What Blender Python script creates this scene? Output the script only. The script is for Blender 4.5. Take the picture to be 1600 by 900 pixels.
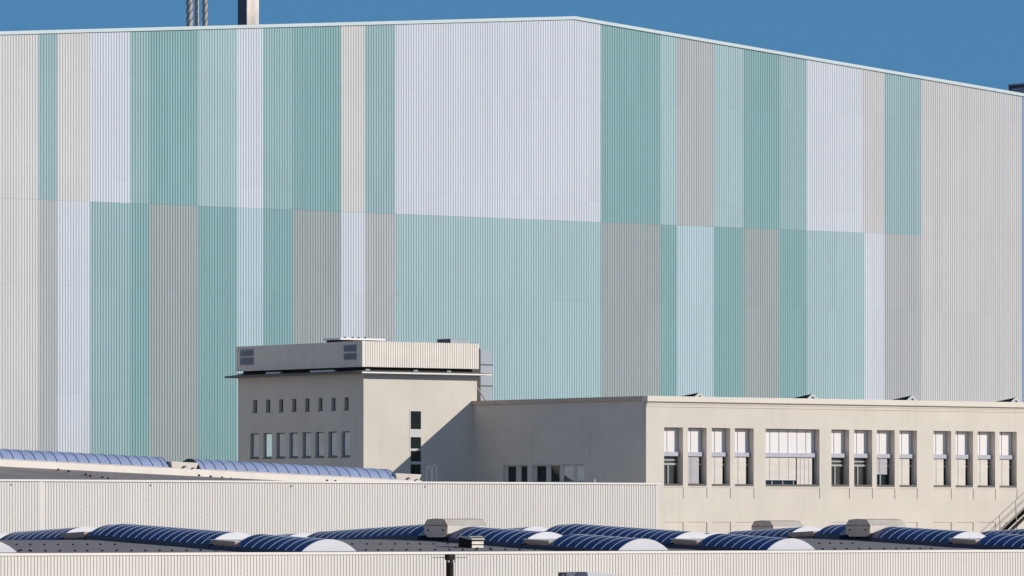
import bpy, bmesh, math, random
from math import radians as R, sin, cos, pi, sqrt
random.seed(7)
scene = bpy.context.scene
for o in list(bpy.data.objects): bpy.data.objects.remove(o)

# ------------------------------------------------------------------ camera
# World frame is the buildings' own frame: +X runs along the facades, +Y goes away behind them.
FPX, HOR, CZ = 8900.0, 820.0, 6.6
cam_d = bpy.data.cameras.new('camera'); cam = bpy.data.objects.new('camera', cam_d)
scene.collection.objects.link(cam); scene.camera = cam
cam.location = (0, 0, CZ); cam.rotation_euler = (R(90), 0, -math.atan2(.6, .8))
cam_d.sensor_width = 36; cam_d.lens = FPX*36/1600; cam_d.shift_y = (HOR-450)/1600
cam_d.clip_start = 1; cam_d.clip_end = 8000
scene.render.resolution_x = 1024; scene.render.resolution_y = 576

# ------------------------------------------------------------------ sky, sun, exposure
SD = (.64, -1.0, .47)                       # direction towards the sun
az = math.atan2(SD[0], SD[1])               # clockwise from +Y
el = math.atan2(SD[2], math.hypot(SD[0], SD[1]))
w = bpy.data.worlds.new('World'); scene.world = w; w.use_nodes = True
nt = w.node_tree; bg = nt.nodes['Background']
sky = nt.nodes.new('ShaderNodeTexSky'); sky.sky_type = 'NISHITA'; sky.sun_disc = False
sky.sun_elevation = el; sky.sun_rotation = az; sky.altitude = 1500
sky.air_density = 1.0; sky.dust_density = 0.0; sky.ozone_density = 2.0
# the real sky stays deep blue close to the horizon: look the colours up a little higher
tc = nt.nodes.new('ShaderNodeTexCoord'); mp = nt.nodes.new('ShaderNodeMapping')
mp.inputs['Location'].default_value = (0, 0, .42)
nt.links.new(tc.outputs['Generated'], mp.inputs['Vector']); nt.links.new(mp.outputs['Vector'], sky.inputs['Vector'])
# clear deep blue ahead, warm fill light added low on -X for shaded walls
def wm(op, a, b_=None, c_=None):
    q = nt.nodes.new('ShaderNodeMath'); q.operation = op
    for i_, v_ in enumerate((a, b_, c_)):
        if v_ is None: continue
        if isinstance(v_, (int, float)): q.inputs[i_].default_value = v_
        else: nt.links.new(v_, q.inputs[i_])
    return q.outputs[0]
dt = nt.nodes.new('ShaderNodeVectorMath'); dt.operation = 'DOT_PRODUCT'; dt.inputs[1].default_value = (-.98, -.10, -.25)
nt.links.new(tc.outputs['Generated'], dt.inputs[0])
hz = nt.nodes.new('ShaderNodeMapRange'); hz.interpolation_type = 'SMOOTHSTEP'
hz.inputs['From Min'].default_value = .0; hz.inputs['From Max'].default_value = .8
nt.links.new(dt.outputs['Value'], hz.inputs['Value'])
tint = nt.nodes.new('ShaderNodeMix'); tint.data_type = 'RGBA'
tint.inputs[6].default_value = (.51, .84, .87, 1); tint.inputs[7].default_value = (1.75, 1.38, 1.08, 1)
nt.links.new(hz.outputs['Result'], tint.inputs[0])
tm = nt.nodes.new('ShaderNodeVectorMath'); tm.operation = 'MULTIPLY'
nt.links.new(sky.outputs['Color'], tm.inputs[0]); nt.links.new(tint.outputs[2], tm.inputs[1])
nt.links.new(tm.outputs['Vector'], bg.inputs['Color']); bg.inputs['Strength'].default_value = .15
sl = bpy.data.lights.new('sun', 'SUN'); sl.energy = 2.7; sl.angle = R(.5); sl.color = (1, .93, .82)
so = bpy.data.objects.new('sun', sl); scene.collection.objects.link(so)
from mathutils import Vector
so.rotation_euler = Vector(SD).to_track_quat('Z', 'Y').to_euler()
scene.view_settings.view_transform = 'Standard'; scene.view_settings.look = 'None'
scene.view_settings.exposure = 0.45; scene.view_settings.gamma = 1; scene.view_settings.use_curve_mapping = False

# ------------------------------------------------------------------ measuring helpers
def ray(px, py):
    cx = (px-800)/FPX
    return .6+.8*cx, .8-.6*cx, (HOR-py)/FPX
def F(px, py, V):                            # point on the plane y = V
    a, b, c = ray(px, py); t = V/b
    return t*a, CZ+t*c
def S(px, py, U):                            # point on the plane x = U
    a, b, c = ray(px, py); t = U/a
    return t*b, CZ+t*c

# ------------------------------------------------------------------ materials
def lin(c):
    return tuple(((v/255+.055)/1.055)**2.4 if v/255 > .04045 else v/255/12.92 for v in c)
def mat(name, col, rough=.6, var=.06, scale=(1, 1, 1), metal=0, spec=.5, bump=0, detail=4, fine=0, streak=0, coat=0, laps=False):
    m = bpy.data.materials.new(name); m.use_nodes = True; n = m.node_tree.nodes; l = m.node_tree.links
    b = n['Principled BSDF']; b.inputs['Roughness'].default_value = rough; b.inputs['Metallic'].default_value = metal
    b.inputs['Specular IOR Level'].default_value = spec; b.inputs['Coat Weight'].default_value = coat
    g = n.new('ShaderNodeNewGeometry'); mpn = n.new('ShaderNodeMapping'); mpn.inputs['Scale'].default_value = scale
    l.new(g.outputs['Position'], mpn.inputs['Vector'])
    t = n.new('ShaderNodeTexNoise'); t.inputs['Scale'].default_value = 1; t.inputs['Detail'].default_value = detail
    l.new(mpn.outputs['Vector'], t.inputs['Vector'])
    r = n.new('ShaderNodeMapRange'); r.inputs['From Min'].default_value = .3; r.inputs['From Max'].default_value = .7
    r.inputs['To Min'].default_value = 1-var; r.inputs['To Max'].default_value = 1+var
    l.new(t.outputs['Fac'], r.inputs['Value'])
    mul = n.new('ShaderNodeVectorMath'); mul.operation = 'SCALE'; mul.inputs[0].default_value = col
    l.new(r.outputs['Result'], mul.inputs['Scale'])
    out = mul.outputs['Vector']
    if streak:
        mp2 = n.new('ShaderNodeMapping'); mp2.inputs['Scale'].default_value = (2.3, 2.3, .12)
        t2 = n.new('ShaderNodeTexNoise'); t2.inputs['Scale'].default_value = 1; t2.inputs['Detail'].default_value = 6
        l.new(g.outputs['Position'], mp2.inputs['Vector']); l.new(mp2.outputs['Vector'], t2.inputs['Vector'])
        r2 = n.new('ShaderNodeMapRange'); r2.inputs['From Min'].default_value = .5; r2.inputs['From Max'].default_value = .75
        r2.inputs['To Min'].default_value = 1; r2.inputs['To Max'].default_value = 1-streak
        l.new(t2.outputs['Fac'], r2.inputs['Value'])
        m2 = n.new('ShaderNodeVectorMath'); m2.operation = 'SCALE'
        l.new(out, m2.inputs[0]); l.new(r2.outputs['Result'], m2.inputs['Scale']); out = m2.outputs['Vector']
    if laps:
        sx = n.new('ShaderNodeSeparateXYZ'); l.new(g.outputs['Position'], sx.inputs[0])
        def mth(op, a, b_=None):
            q = n.new('ShaderNodeMath'); q.operation = op
            for i_, v_ in enumerate((a, b_)):
                if v_ is None: continue
                if isinstance(v_, (int, float)): q.inputs[i_].default_value = v_
                else: l.new(v_, q.inputs[i_])
            return q.outputs[0]
        zf_ = mth('DIVIDE', sx.outputs['Z'], 8.4); fr = mth('FRACT', zf_); line = mth('LESS_THAN', fr, .012)
        wn = n.new('ShaderNodeTexWhiteNoise'); wn.noise_dimensions = '2D'
        cb_ = n.new('ShaderNodeCombineXYZ'); l.new(mth('FLOOR', mth('DIVIDE', sx.outputs['X'], 1.0)), cb_.inputs[0]); l.new(mth('FLOOR', zf_), cb_.inputs[1])
        l.new(cb_.outputs[0], wn.inputs['Vector'])
        fac = mth('ADD', mth('MULTIPLY', wn.outputs['Value'], .045), mth('SUBTRACT', .978, mth('MULTIPLY', line, .035)))
        m3 = n.new('ShaderNodeVectorMath'); m3.operation = 'SCALE'; l.new(out, m3.inputs[0]); l.new(fac, m3.inputs['Scale']); out = m3.outputs['Vector']
    l.new(out, b.inputs['Base Color'])
    if bump:
        t3 = n.new('ShaderNodeTexNoise'); t3.inputs['Scale'].default_value = 14; t3.inputs['Detail'].default_value = 5
        l.new(g.outputs['Position'], t3.inputs['Vector'])
        bp = n.new('ShaderNodeBump'); bp.inputs['Strength'].default_value = bump; bp.inputs['Distance'].default_value = .03
        l.new(t3.outputs['Fac'], bp.inputs['Height']); l.new(bp.outputs['Normal'], b.inputs['Normal'])
    return m
M = {}
M['plaster'] = mat('plaster', (.655, .60, .535), .9, .045, (.35, .35, .45), bump=.3, streak=.05, detail=7, spec=.2)
M['plaster_trim'] = mat('plaster_trim', (.72, .66, .59), .85, .04, (.5, .5, 2), spec=.2)
M['white_metal'] = mat('white_metal', (.71, .67, .635), .55, .03, (.2, .2, .1), streak=.04, spec=.3)
M['cream_metal'] = mat('cream_metal', (.76, .69, .62), .5, .04, (.6, .6, 1), streak=.06)
M['trim_metal'] = mat('trim_metal', (.76, .72, .68), .5, .03, (.4, .4, 1))
M['fascia'] = mat('fascia_metal', (.50, .58, .60), .5, .03, (.1, .1, 1))
M['roof_felt'] = mat('roof_felt', (.255, .225, .22), .9, .12, (.5, .5, 1), bump=.3, spec=.2)
M['roof_dark'] = mat('roof_dark', (.05, .05, .055), .9, .15, (.5, .5, 1))
M['near_glaze'] = mat('near_glaze', (.017, .037, .155), .35, .3, (.5, 1.3, .6), spec=.35)
M['near_rib'] = mat('near_rib', (.44, .48, .60), .5, .05)
M['near_curb'] = mat('near_curb', (.03, .04, .085), .5, .2, (.5, .5, 1))
M['mid_glaze'] = mat('mid_glaze', (.31, .355, .53), .3, .12, (.9, .9, 1), spec=.5)
M['mid_rib'] = mat('mid_rib', (.06, .08, .20), .4, .05)
M['cap_white'] = mat('cap_white', (.62, .60, .64), .5, .03)
M['lid_white'] = mat('lid_white', (.66, .64, .62), .5, .04)
M['brown_metal'] = mat('brown_metal', (.80, .58, .44), .6, .08, (1.5, 1.5, 2), streak=.1)
M['vent_grey'] = mat('vent_grey', (.52, .47, .41), .5, .08, (1.5, 1.5, 2), streak=.1)
M['coping_brown'] = mat('coping_brown', (.50, .40, .33), .6, .08, (.3, .3, 1))
M['glass'] = mat('glass', (.015, .02, .02), .06, .2, spec=.5)
M['glass_tint'] = mat('glass_tint', (.06, .06, .045), .08, .3, (1, 1, 1))
M['frame_white'] = mat('frame_white', (.55, .54, .52), .5, .03)
M['frame_mid'] = mat('frame_mid', (.36, .35, .33), .5, .05)
M['frame_grey'] = mat('frame_grey', (.22, .23, .22), .5, .03)
M['panel_white'] = mat('panel_white', (.74, .71, .71), .6, .02)
M['box_lilac'] = mat('box_lilac', (.42, .42, .48), .5, .03)
M['blind'] = mat('blind', (.80, .74, .68), .6, .05, (.4, .4, 2))
M['blind_lilac'] = mat('blind_lilac', (.55, .51, .54), .6, .05, (.4, .4, 2))
M['sill_shade'] = mat('sill_shade', (.13, .115, .10), .7, .1)  # darkened to carry the shadow line at the window foot
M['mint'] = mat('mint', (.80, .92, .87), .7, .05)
_e = M['mint'].node_tree.nodes['Principled BSDF']; _e.inputs['Emission Color'].default_value = (.62, .80, .72, 1); _e.inputs['Emission Strength'].default_value = .2  # faint glow stands in for light coming through the curtain
M['curtain'] = mat('curtain', (.80, .76, .70), .8, .12, (1, 3, 1))
M['dark_metal'] = mat('dark_metal', (.022, .017, .015), .75, .2, spec=.2)
M['charcoal'] = mat('charcoal', (.06, .055, .055), .7, .1)
M['galv'] = mat('galvanised', (.33, .37, .41), .45, .06, (1, 1, 1))
M['slab_grey'] = mat('slab_grey', (.15, .14, .13), .7, .1)
M['louvre'] = mat('louvre', (.24, .26, .33), .5, .08)
M['steel'] = mat('steel', (.42, .38, .34), .5, .05)
M['concrete'] = mat('concrete_chimney', (.66, .58, .52), .85, .35, (.5, .5, .25), bump=.4)
M['pipe'] = mat('stack_steel', (.38, .37, .36), .5, .08)
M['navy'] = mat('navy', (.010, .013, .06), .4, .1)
M['asphalt'] = mat('yard_concrete', (.60, .475, .34), .9, .2, (.3, .3, .3), bump=.3)
M['truck_grey'] = mat('truck_grey', (.50, .51, .56), .35, .03)
M['truck_white'] = mat('truck_white', (.60, .62, .64), .35, .03)
M['rubber'] = mat('rubber', (.02, .02, .02), .8, .1)

# ------------------------------------------------------------------ mesh helpers
ORG = {}
def setp(o, label=None, cat=None, group=None, kind=None):
    if label: o['label'] = label
    if cat: o['category'] = cat
    if group: o['group'] = group
    if kind: o['kind'] = kind
def thing(name, loc, label, cat, group=None):
    o = bpy.data.objects.new(name, None); scene.collection.objects.link(o); o.location = loc
    o.empty_display_size = .5; ORG[o.name] = Vector(loc); setp(o, label, cat, group); return o
class MB:
    def __init__(s): s.v = []; s.f = []
    def poly(s, pts):
        n = len(s.v); s.v += [tuple(p) for p in pts]; s.f.append(tuple(range(n, n+len(pts))))
    def box(s, x0, x1, y0, y1, z0, z1):
        if x0 > x1: x0, x1 = x1, x0
        if y0 > y1: y0, y1 = y1, y0
        if z0 > z1: z0, z1 = z1, z0
        n = len(s.v)
        s.v += [(x0,y0,z0),(x1,y0,z0),(x1,y1,z0),(x0,y1,z0),(x0,y0,z1),(x1,y0,z1),(x1,y1,z1),(x0,y1,z1)]
        s.f += [tuple(n+i for i in q) for q in ((0,3,2,1),(4,5,6,7),(0,1,5,4),(1,2,6,5),(2,3,7,6),(3,0,4,7))]
    def extrude(s, pts, d):                  # closed outline pts (3D), swept by vector d
        n = len(s.v); k = len(pts)
        s.v += [tuple(p) for p in pts]+[tuple(p[i]+d[i] for i in range(3)) for p in pts]
        s.f.append(tuple(range(n, n+k))); s.f.append(tuple(range(n+2*k-1, n+k-1, -1)))
        for i in range(k):
            j = (i+1) % k; s.f.append((n+i, n+k+i, n+k+j, n+j))
    def tube(s, pts, r, seg=8):
        rings = []
        P = [Vector(p) for p in pts]
        for i, p in enumerate(P):
            d = (P[min(i+1, len(P)-1)]-P[max(i-1, 0)]).normalized()
            a = d.cross(Vector((0, 0, 1)) if abs(d.z) < .9 else Vector((1, 0, 0))).normalized(); b = d.cross(a)
            n = len(s.v); rr = r[i] if isinstance(r, (list, tuple)) else r
            for k in range(seg):
                t = 2*pi*k/seg; s.v.append(tuple(p+a*rr*cos(t)+b*rr*sin(t)))
            rings.append(n)
        for a, b in zip(rings, rings[1:]):
            for k in range(seg):
                j = (k+1) % seg; s.f.append((a+k, a+j, b+j, b+k))
        s.f.append(tuple(rings[0]+k for k in range(seg))[::-1]); s.f.append(tuple(rings[-1]+k for k in range(seg)))
    def build(s, name, m, parent=None, smooth=False, fix=True):
        me = bpy.data.meshes.new(name)
        org = ORG[parent.name] if parent else Vector((0, 0, 0))
        me.from_pydata([tuple(Vector(p)-org) for p in s.v], [], s.f); me.materials.append(m)
        if fix:
            bm = bmesh.new(); bm.from_mesh(me); bmesh.ops.recalc_face_normals(bm, faces=bm.faces); bm.to_mesh(me); bm.free()
        if smooth:
            for p in me.polygons: p.use_smooth = True
        o = bpy.data.objects.new(name, me); scene.collection.objects.link(o)
        if parent: o.parent = parent
        ORG[o.name] = org
        return o

PITCH = .2
BP = .25
def corr(mb, axis, plane, a0, a1, zb, zt, depth=.04, pitch=PITCH, crest=.36, flank=.14):
    """Trapezoid sheeting standing in front of the plane. axis 'x': faces -Y; axis 'y': faces -X. zt may be a function."""
    top = zt if callable(zt) else (lambda a: zt)
    bot = zb if callable(zb) else (lambda a: zb)
    pr = [(0, depth), (crest, depth), (crest+flank, 0), (1-flank, 0)]
    pts = []; k = math.floor(a0/pitch)-1
    while True:
        for q, d in pr: pts.append(((k+q)*pitch, d))
        k += 1
        if k*pitch > a1: break
    pts = [p for p in pts]
    out = []
    for (p, d), (q, e) in zip(pts, pts[1:]):
        if q <= a0 or p >= a1: continue
        if p < a0: d = d+(e-d)*(a0-p)/(q-p); p = a0
        if q > a1: e = d+(e-d)*(a1-p)/(q-p); q = a1
        if not out: out.append((p, d))
        out.append((q, e))
    n = len(mb.v)
    for a, d in out:
        for z in (bot(a), top(a)):
            mb.v.append((a, plane-d, z) if axis == 'x' else (plane-d, a, z))
    for i in range(len(out)-1):
        q = (n+2*i, n+2*i+2, n+2*i+3, n+2*i+1)
        mb.f.append(q if axis == 'x' else q[::-1])

def holed(mb, axis, plane, a0, a1, z0, z1, holes):
    """Flat wall with real recesses: holes = (a0, a1, z0, z1, depth, closed back)."""
    def P(a, d, z): return (a, plane+d, z) if axis == 'x' else (plane+d, a, z)
    A = sorted({a0, a1} | {h[0] for h in holes} | {h[1] for h in holes})
    # columns, each cut only by the holes it meets
    for p, q in zip(A, A[1:]):
        mid = (p+q)/2; hs = sorted([h for h in holes if h[0] < mid < h[1]], key=lambda h: h[2]); z = z0
        for h in hs:
            if h[2] > z+1e-6: mb.poly([P(p, 0, z), P(q, 0, z), P(q, 0, h[2]), P(p, 0, h[2])])
            z = h[3]
        mb.poly([P(p, 0, z), P(q, 0, z), P(q, 0, z1), P(p, 0, z1)])
    for h in holes:
        p, q, b, t, d, back = h
        mb.poly([P(p, 0, b), P(p, d, b), P(p, d, t), P(p, 0, t)]); mb.poly([P(q, 0, b), P(q, d, b), P(q, d, t), P(q, 0, t)])
        mb.poly([P(p, 0, b), P(q, 0, b), P(q, d, b), P(p, d, b)]); mb.poly([P(p, 0, t), P(q, 0, t), P(q, d, t), P(p, d, t)])
        if back: mb.poly([P(p, d, b), P(q, d, b), P(q, d, t), P(p, d, t)])

# ------------------------------------------------------------------ ground
g = MB(); g.poly([(-3000, -600, 0), (4000, -600, 0), (4000, 5000, 0), (-3000, 5000, 0)])
go = g.build('ground', M['asphalt']); setp(go, kind='structure')

# ------------------------------------------------------------------ the big colour-banded hall
VB = 376.0
uL, _ = F(-260, 50, VB); uR, _ = F(2100, 50, VB)
uP, zP = F(897, 30, VB); _, zL0 = F(0, 54, VB); uL0, _ = F(0, 54, VB); uR0, zR0 = F(1600, 150.5, VB)
uL = min(uL, 2*uP-uR); gl = (zP-zL0)/(uP-uL0); gr = (zP-zR0)/(uR0-uP)
top_fn = lambda a: zP-(gl*(uP-a) if a < uP else gr*(a-uP))
zdiv = sum(F(x, y, VB)[1] for x, y in ((90, 308.5), (700, 338), (1438, 371)))/3
hall = thing('production_hall', (uP, VB, 0), 'gigantic hall with gable front clad in ribbed vertical bands of teal, lavender, grey and off-white', 'hall')
G = .90
def cm(name, c): return mat(name, tuple(G*v for v in lin(c)), .5, .02, (.05, .05, .07), spec=.25, streak=.03, laps=True)
C = dict(w=cm('clad_off_white', (214, 212, 212)), l=cm('clad_lavender', (211, 216, 225)), g=cm('clad_grey', (183, 186, 190)),
         s=cm('clad_stone', (163, 173, 175)), k=cm('clad_pale_grey', (206, 204, 206)),
         a=cm('clad_pale_teal', (170, 196, 201)), b=cm('clad_soft_teal', (157, 185, 190)), m=cm('clad_mid_teal', (154, 185, 188)),
         d=cm('clad_deep_teal', (138, 175, 178)), q=cm('clad_blue_grey', (140, 165, 190)), y=cm('clad_mist', (184, 205, 213)))
top_b = [(-260,'w'),(60,'b'),(90,'w'),(141,'l'),(203,'m'),(233,'d'),(310,'a'),(370,'l'),(410,'m'),(458,'d'),(532,'w'),(570,'b'),
         (617,'l'),(938,'d'),(1032,'a'),(1058,'g'),(1116,'a'),(1162,'d'),(1218,'b'),(1260,'l'),(1348,'k'),(1382,'b'),(1440,'k'),(1597,'q'),(1622,'w'),(1715,'l'),(1790,'d'),(1880,'k'),(2100,None)]
bot_b = [(-260,'w'),(60,'g'),(90,'l'),(141,'b'),(203,'d'),(233,'s'),(310,'d'),(370,'y'),(410,'d'),(458,'s'),(532,'l'),(570,'g'),
         (617,'a'),(938,'s'),(1032,'d'),(1058,'y'),(1116,'d'),(1162,'s'),(1218,'d'),(1260,'a'),(1350,'l'),(1382,'g'),(1440,'k'),(1597,'q'),(1622,'w'),(1715,'a'),(1790,'s'),(1880,'k'),(2100,None)]
CW = dict(w='off-white', l='pale lavender', g='grey', s='stone grey', k='pale grey', a='pale teal', b='soft teal', m='mid teal', d='deep teal', q='blue grey', y='misty teal')
snap = lambda x: round(F(x, 300, VB)[0]/BP*2)*BP/2
for bands, zb, zt in ((top_b, zdiv+.004, top_fn), (bot_b, 0.0, zdiv-.004)):
    for (x0, c), (x1, _) in zip(bands, bands[1:]):
        mb = MB(); a0, a1 = (uL if x0 == -260 else snap(x0)), snap(x1)
        if callable(zt) and a0 < uP < a1:
            corr(mb, 'x', VB, a0, uP, zb, zt, .042, BP, .30, .20); corr(mb, 'x', VB, uP, a1, zb, zt, .042, BP, .30, .20)
        else: corr(mb, 'x', VB, a0, a1, zb, zt, .042, BP, .30, .20)
        o = mb.build('cladding_panel', C[c], hall, fix=False); o['label'] = CW[c]+' ribbed cladding field'
DB = 90.0                                     # body behind the sheeting
mb = MB(); e = .25
mb.extrude([(uL+e, VB+.06, 0), (uR-e, VB+.06, 0), (uR-e, VB+.06, top_fn(uR)-.3), (uP, VB+.06, zP-.3), (uL+e, VB+.06, top_fn(uL)-.3)], (0, DB, 0))
mb.build('wall_core', M['white_metal'], hall)
mb = MB()
for a, b in ((uL-.5, uP), (uP, uR+.5)):
    za, zb_ = top_fn(a), top_fn(b)
    mb.extrude([(a, VB+.2, za-.2), (b, VB+.2, zb_-.2), (b, VB+.2, zb_+.05), (a, VB+.2, za+.05)], (0, DB+.5, 0))
mb.build('roof', M['roof_felt'], hall)
mb = MB(); th = .26
for a, b in ((uL-.6, uP), (uP, uR+.6)):
    za, zb_ = top_fn(a), top_fn(b)
    mb.extrude([(a, VB-.16, za-.02), (b, VB-.16, zb_-.02), (b, VB-.16, zb_-.02+th), (a, VB-.16, za-.02+th)], (0, .34, 0))
mb.build('roof_edge', M['fascia'], hall)
# dark rooftop unit near the right end of the gable
Uu = F(1576, 134, VB+34)[0]; vu0 = VB+14; zt_ = F(1576, 134, VB+34)[1]
mb = MB(); mb.box(Uu, Uu+6, vu0, VB+34, top_fn(Uu)-1.5, zt_); ru = mb.build('rooftop_unit', M['navy'], hall)
mb = MB(); mb.box(Uu-.08, Uu+6.08, vu0-.08, VB+34.08, zt_, zt_+.12); mb.build('unit_lid', M['galv'], ru)
mb = MB()
mb.box(Uu-.05, Uu-.002, vu0+.5, VB+33.5, zt_-1.2, zt_-.3)
mb.build('unit_grille', M['louvre'], ru)

# ------------------------------------------------------------------ chimneys far behind the hall
VC = 500.0
def col(px, V=VC): return F(px, 20, V)[0]
zt_c = F(380, -90, VC)[1]
cu = F(386, 20, VC)[0]; cu1 = F(404.5, 20, VC)[0]; cv1 = S(372, 20, cu)[0]
ch = thing('square_chimney', (cu, VC, 0), 'square weathered concrete chimney, dark on its left side, rising behind the hall roof', 'chimney')
mb = MB(); mb.box(cu, cu1, VC, cv1, 0, zt_c); sh = mb.build('shaft', M['concrete'], ch)
mb = MB(); mb.box(cu-.06, cu-.003, VC+.02, cv1-.02, 0, zt_c-.1); mb.build('shade_sheet', M['navy'], ch)  # navy sheet paints shade onto the shaft's left face
mb = MB(); mb.box(cu-.15, cu1+.15, VC-.15, cv1+.15, zt_c, zt_c+.5); mb.build('crown', M['concrete'], ch)
def stack(px, w, strakes, label, dv=0):
    V = VC+dv; u = F(px, 20, V)[0]; Zf = V/(.8-.6*(px-800)/FPX); r = w/2*Zf/FPX
    t = thing('exhaust_stack', (u, V, 0), label, 'chimney', 'slender steel exhaust stacks behind the hall')
    mb = MB(); mb.tube([(u, V, 0), (u, V, zt_c)], r, 24); mb.build('pipe', M['pipe'], t, smooth=False)
    mb = MB(); mb.tube([(u, V, zt_c), (u, V, zt_c+.3)], r*1.15, 24); mb.build('rim', M['pipe'], t)
    z0 = F(px, 60, V)[1]
    if strakes:
        for h in range(3):
            mb = MB(); n = 120; turns = (zt_c-z0)/2.6; vs = []
            for i in range(n+1):
                z = z0+(zt_c-z0)*i/n; an = 2*pi*(turns*i/n+h/3)
                for rr, dz in ((r*.98, -.05), (r*1.13, -.05), (r*1.13, .05), (r*.98, .05)): vs.append((u+rr*cos(an), V+rr*sin(an), z+dz))
            k = len(mb.v); mb.v += vs
            for i in range(n):
                for j in range(4):
                    q = (j+1) % 4; mb.f.append((k+4*i+j, k+4*i+q, k+4*i+4+q, k+4*i+4+j))
            mb.build('strake', M['charcoal'], t)
    else:
        for i in range(4):
            mb = MB(); z = z0+2+i*2.2; mb.tube([(u, V, z), (u, V, z+.12)], r*1.1, 20); mb.build('flange', M['pipe'], t)
stack(296.5, 10, True, 'leftmost slender steel stack, wrapped by a spiral strake, behind the hall roof')
stack(307.5, 7, False, 'plain smooth steel stack between two spiral ones behind the hall roof', 1.2)
stack(320.5, 8, True, 'thin spiral-wrapped steel stack nearest the square chimney')

# ------------------------------------------------------------------ office building (low wing), front and shaded gable side
VW = 309.0
UW, zWt = F(1009.5, 618.5, VW)
UWR = F(1960, 630, VW)[0]
VT = S(739.5, 627, UW)[0]
wing = thing('office_building', (UW, VW, 0), 'long low office building with beige plaster front, tall blind-covered windows and shaded left side', 'building')
zc1 = F(1010, 627, VW)[1]
avg = lambda xs: sum(xs)/len(xs)
W_ = [(1037.6,1067.2),(1074.9,1104.2),(1112,1141),(1148.2,1177.7),(1196.3,1280.6),(1299.1,1327),(1334.6,1362.8),(1370,1398),(1405.3,1432.8),
      (1458.8,1486.2),(1493.1,1520.4),(1527.4,1555),(1561.7,1588.7),(1614,1641),(1647,1674),(1700,1776),(1795,1819),(1827,1851),(1859,1883),(1891,1915)]
zwt = avg([F(1040, 667.2, VW)[1], F(1290, 671, VW)[1], F(1588, 675, VW)[1]])
zwb = avg([F(1040, 758.8, VW)[1], F(1290, 760.6, VW)[1], F(1588, 762.2, VW)[1]])
zab = F(1300, 779.5, VW)[1]; zg = F(1300, 815.8, VW)[1]
DP = .58
holes = []
for x0, x1 in W_:
    u0, u1 = F(x0, 700, VW)[0], F(x1, 700, VW)[0]
    holes.append((u0, u1, zwb, zwt, DP, False))
    holes.append((u0, u1+.05, zab, zwb-.10, .045, True))
    if x0 not in (1196.3, 1700): holes.append((u0+.02, u1+.05, .4, zg, .06, True))
mb = MB(); holed(mb, 'x', VW, UW, UWR, 0, zWt-.02, holes); mb.build('front_wall', M['plaster'], wing)
# side wall with its two window groups
def SV(px): return S(px, 740, UW)[0]
zs1, zs0 = avg([S(790, 727, UW)[1], S(905, 725.5, UW)[1]]), avg([S(790, 752.5, UW)[1], S(905, 752, UW)[1]])-.1
sgroups = [((786, 825), [(791, 803.8), (811.5, 823.5)]), ((832, 912.5), [(836, 851), (858, 872), (878.5, 894), (898.5, 911.5)])]
sh_ = [(SV(b), SV(a), zs0, zs1, .22, False) for (a, b), _ in sgroups]
mb = MB(); holed(mb, 'y', UW, VW, VT+16, 0, zWt-.02, sh_)
sw = mb.build('side_wall', M['plaster'], wing)
mb = MB(); mb.box(UWR-.3, UWR, VW+.02, VT+16, 0, zWt-.05); mb.box(UW+.02, UWR, VT+15.7, VT+15.98, 0, zWt-.05); mb.build('rear_wall', M['plaster'], wing)
mb = MB(); mb.box(UW+.35, UWR-.02, VW+.4, VT+15.6, zWt-.3, zWt-.06); mb.build('roof', M['roof_felt'], wing)
# cornice of the front in three steps
mb = MB(); mb.box(UW-.1, UWR+.2, VW-.30, VW+.35, zc1, zWt); mb.build('cornice', M['plaster_trim'], wing)
mb = MB(); mb.box(UW+.01, UWR, VW-.10, VW-.003, zc1-.17, zc1-.003); mb.box(UW+.01, UWR, VW-.05, VW-.003, zc1-.36, zc1-.173); mb.build('cornice_moulding', M['plaster'], wing)
mb = MB(); mb.box(UW-.14, UW+.33, VW+.36, VT+16, zWt-.30, zWt-.005); mb.build('coping', M['coping_brown'], wing)
vj = S(776, 625, UW)[0]
mb = MB(); mb.box(UW-.17, UW-.143, vj, vj+.06, zWt-.32, zWt); mb.build('coping_joint', M['steel'], wing)
# faint pilaster strips on the shaded side
for xa, xb in ((824.5, 831), (916, 922)):
    mb = MB(); mb.box(UW-.025, UW-.002, SV(xb), SV(xa), 0, S(870, 668, UW)[1]); mb.build('pilaster', M['plaster'], wing)
mb = MB(); mb.box(UW-.03, UW-.002, VW+.2, VT-.1, S(870, 668, UW)[1], zWt-.31); mb.build('wall_band', M['plaster'], wing)

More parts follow.
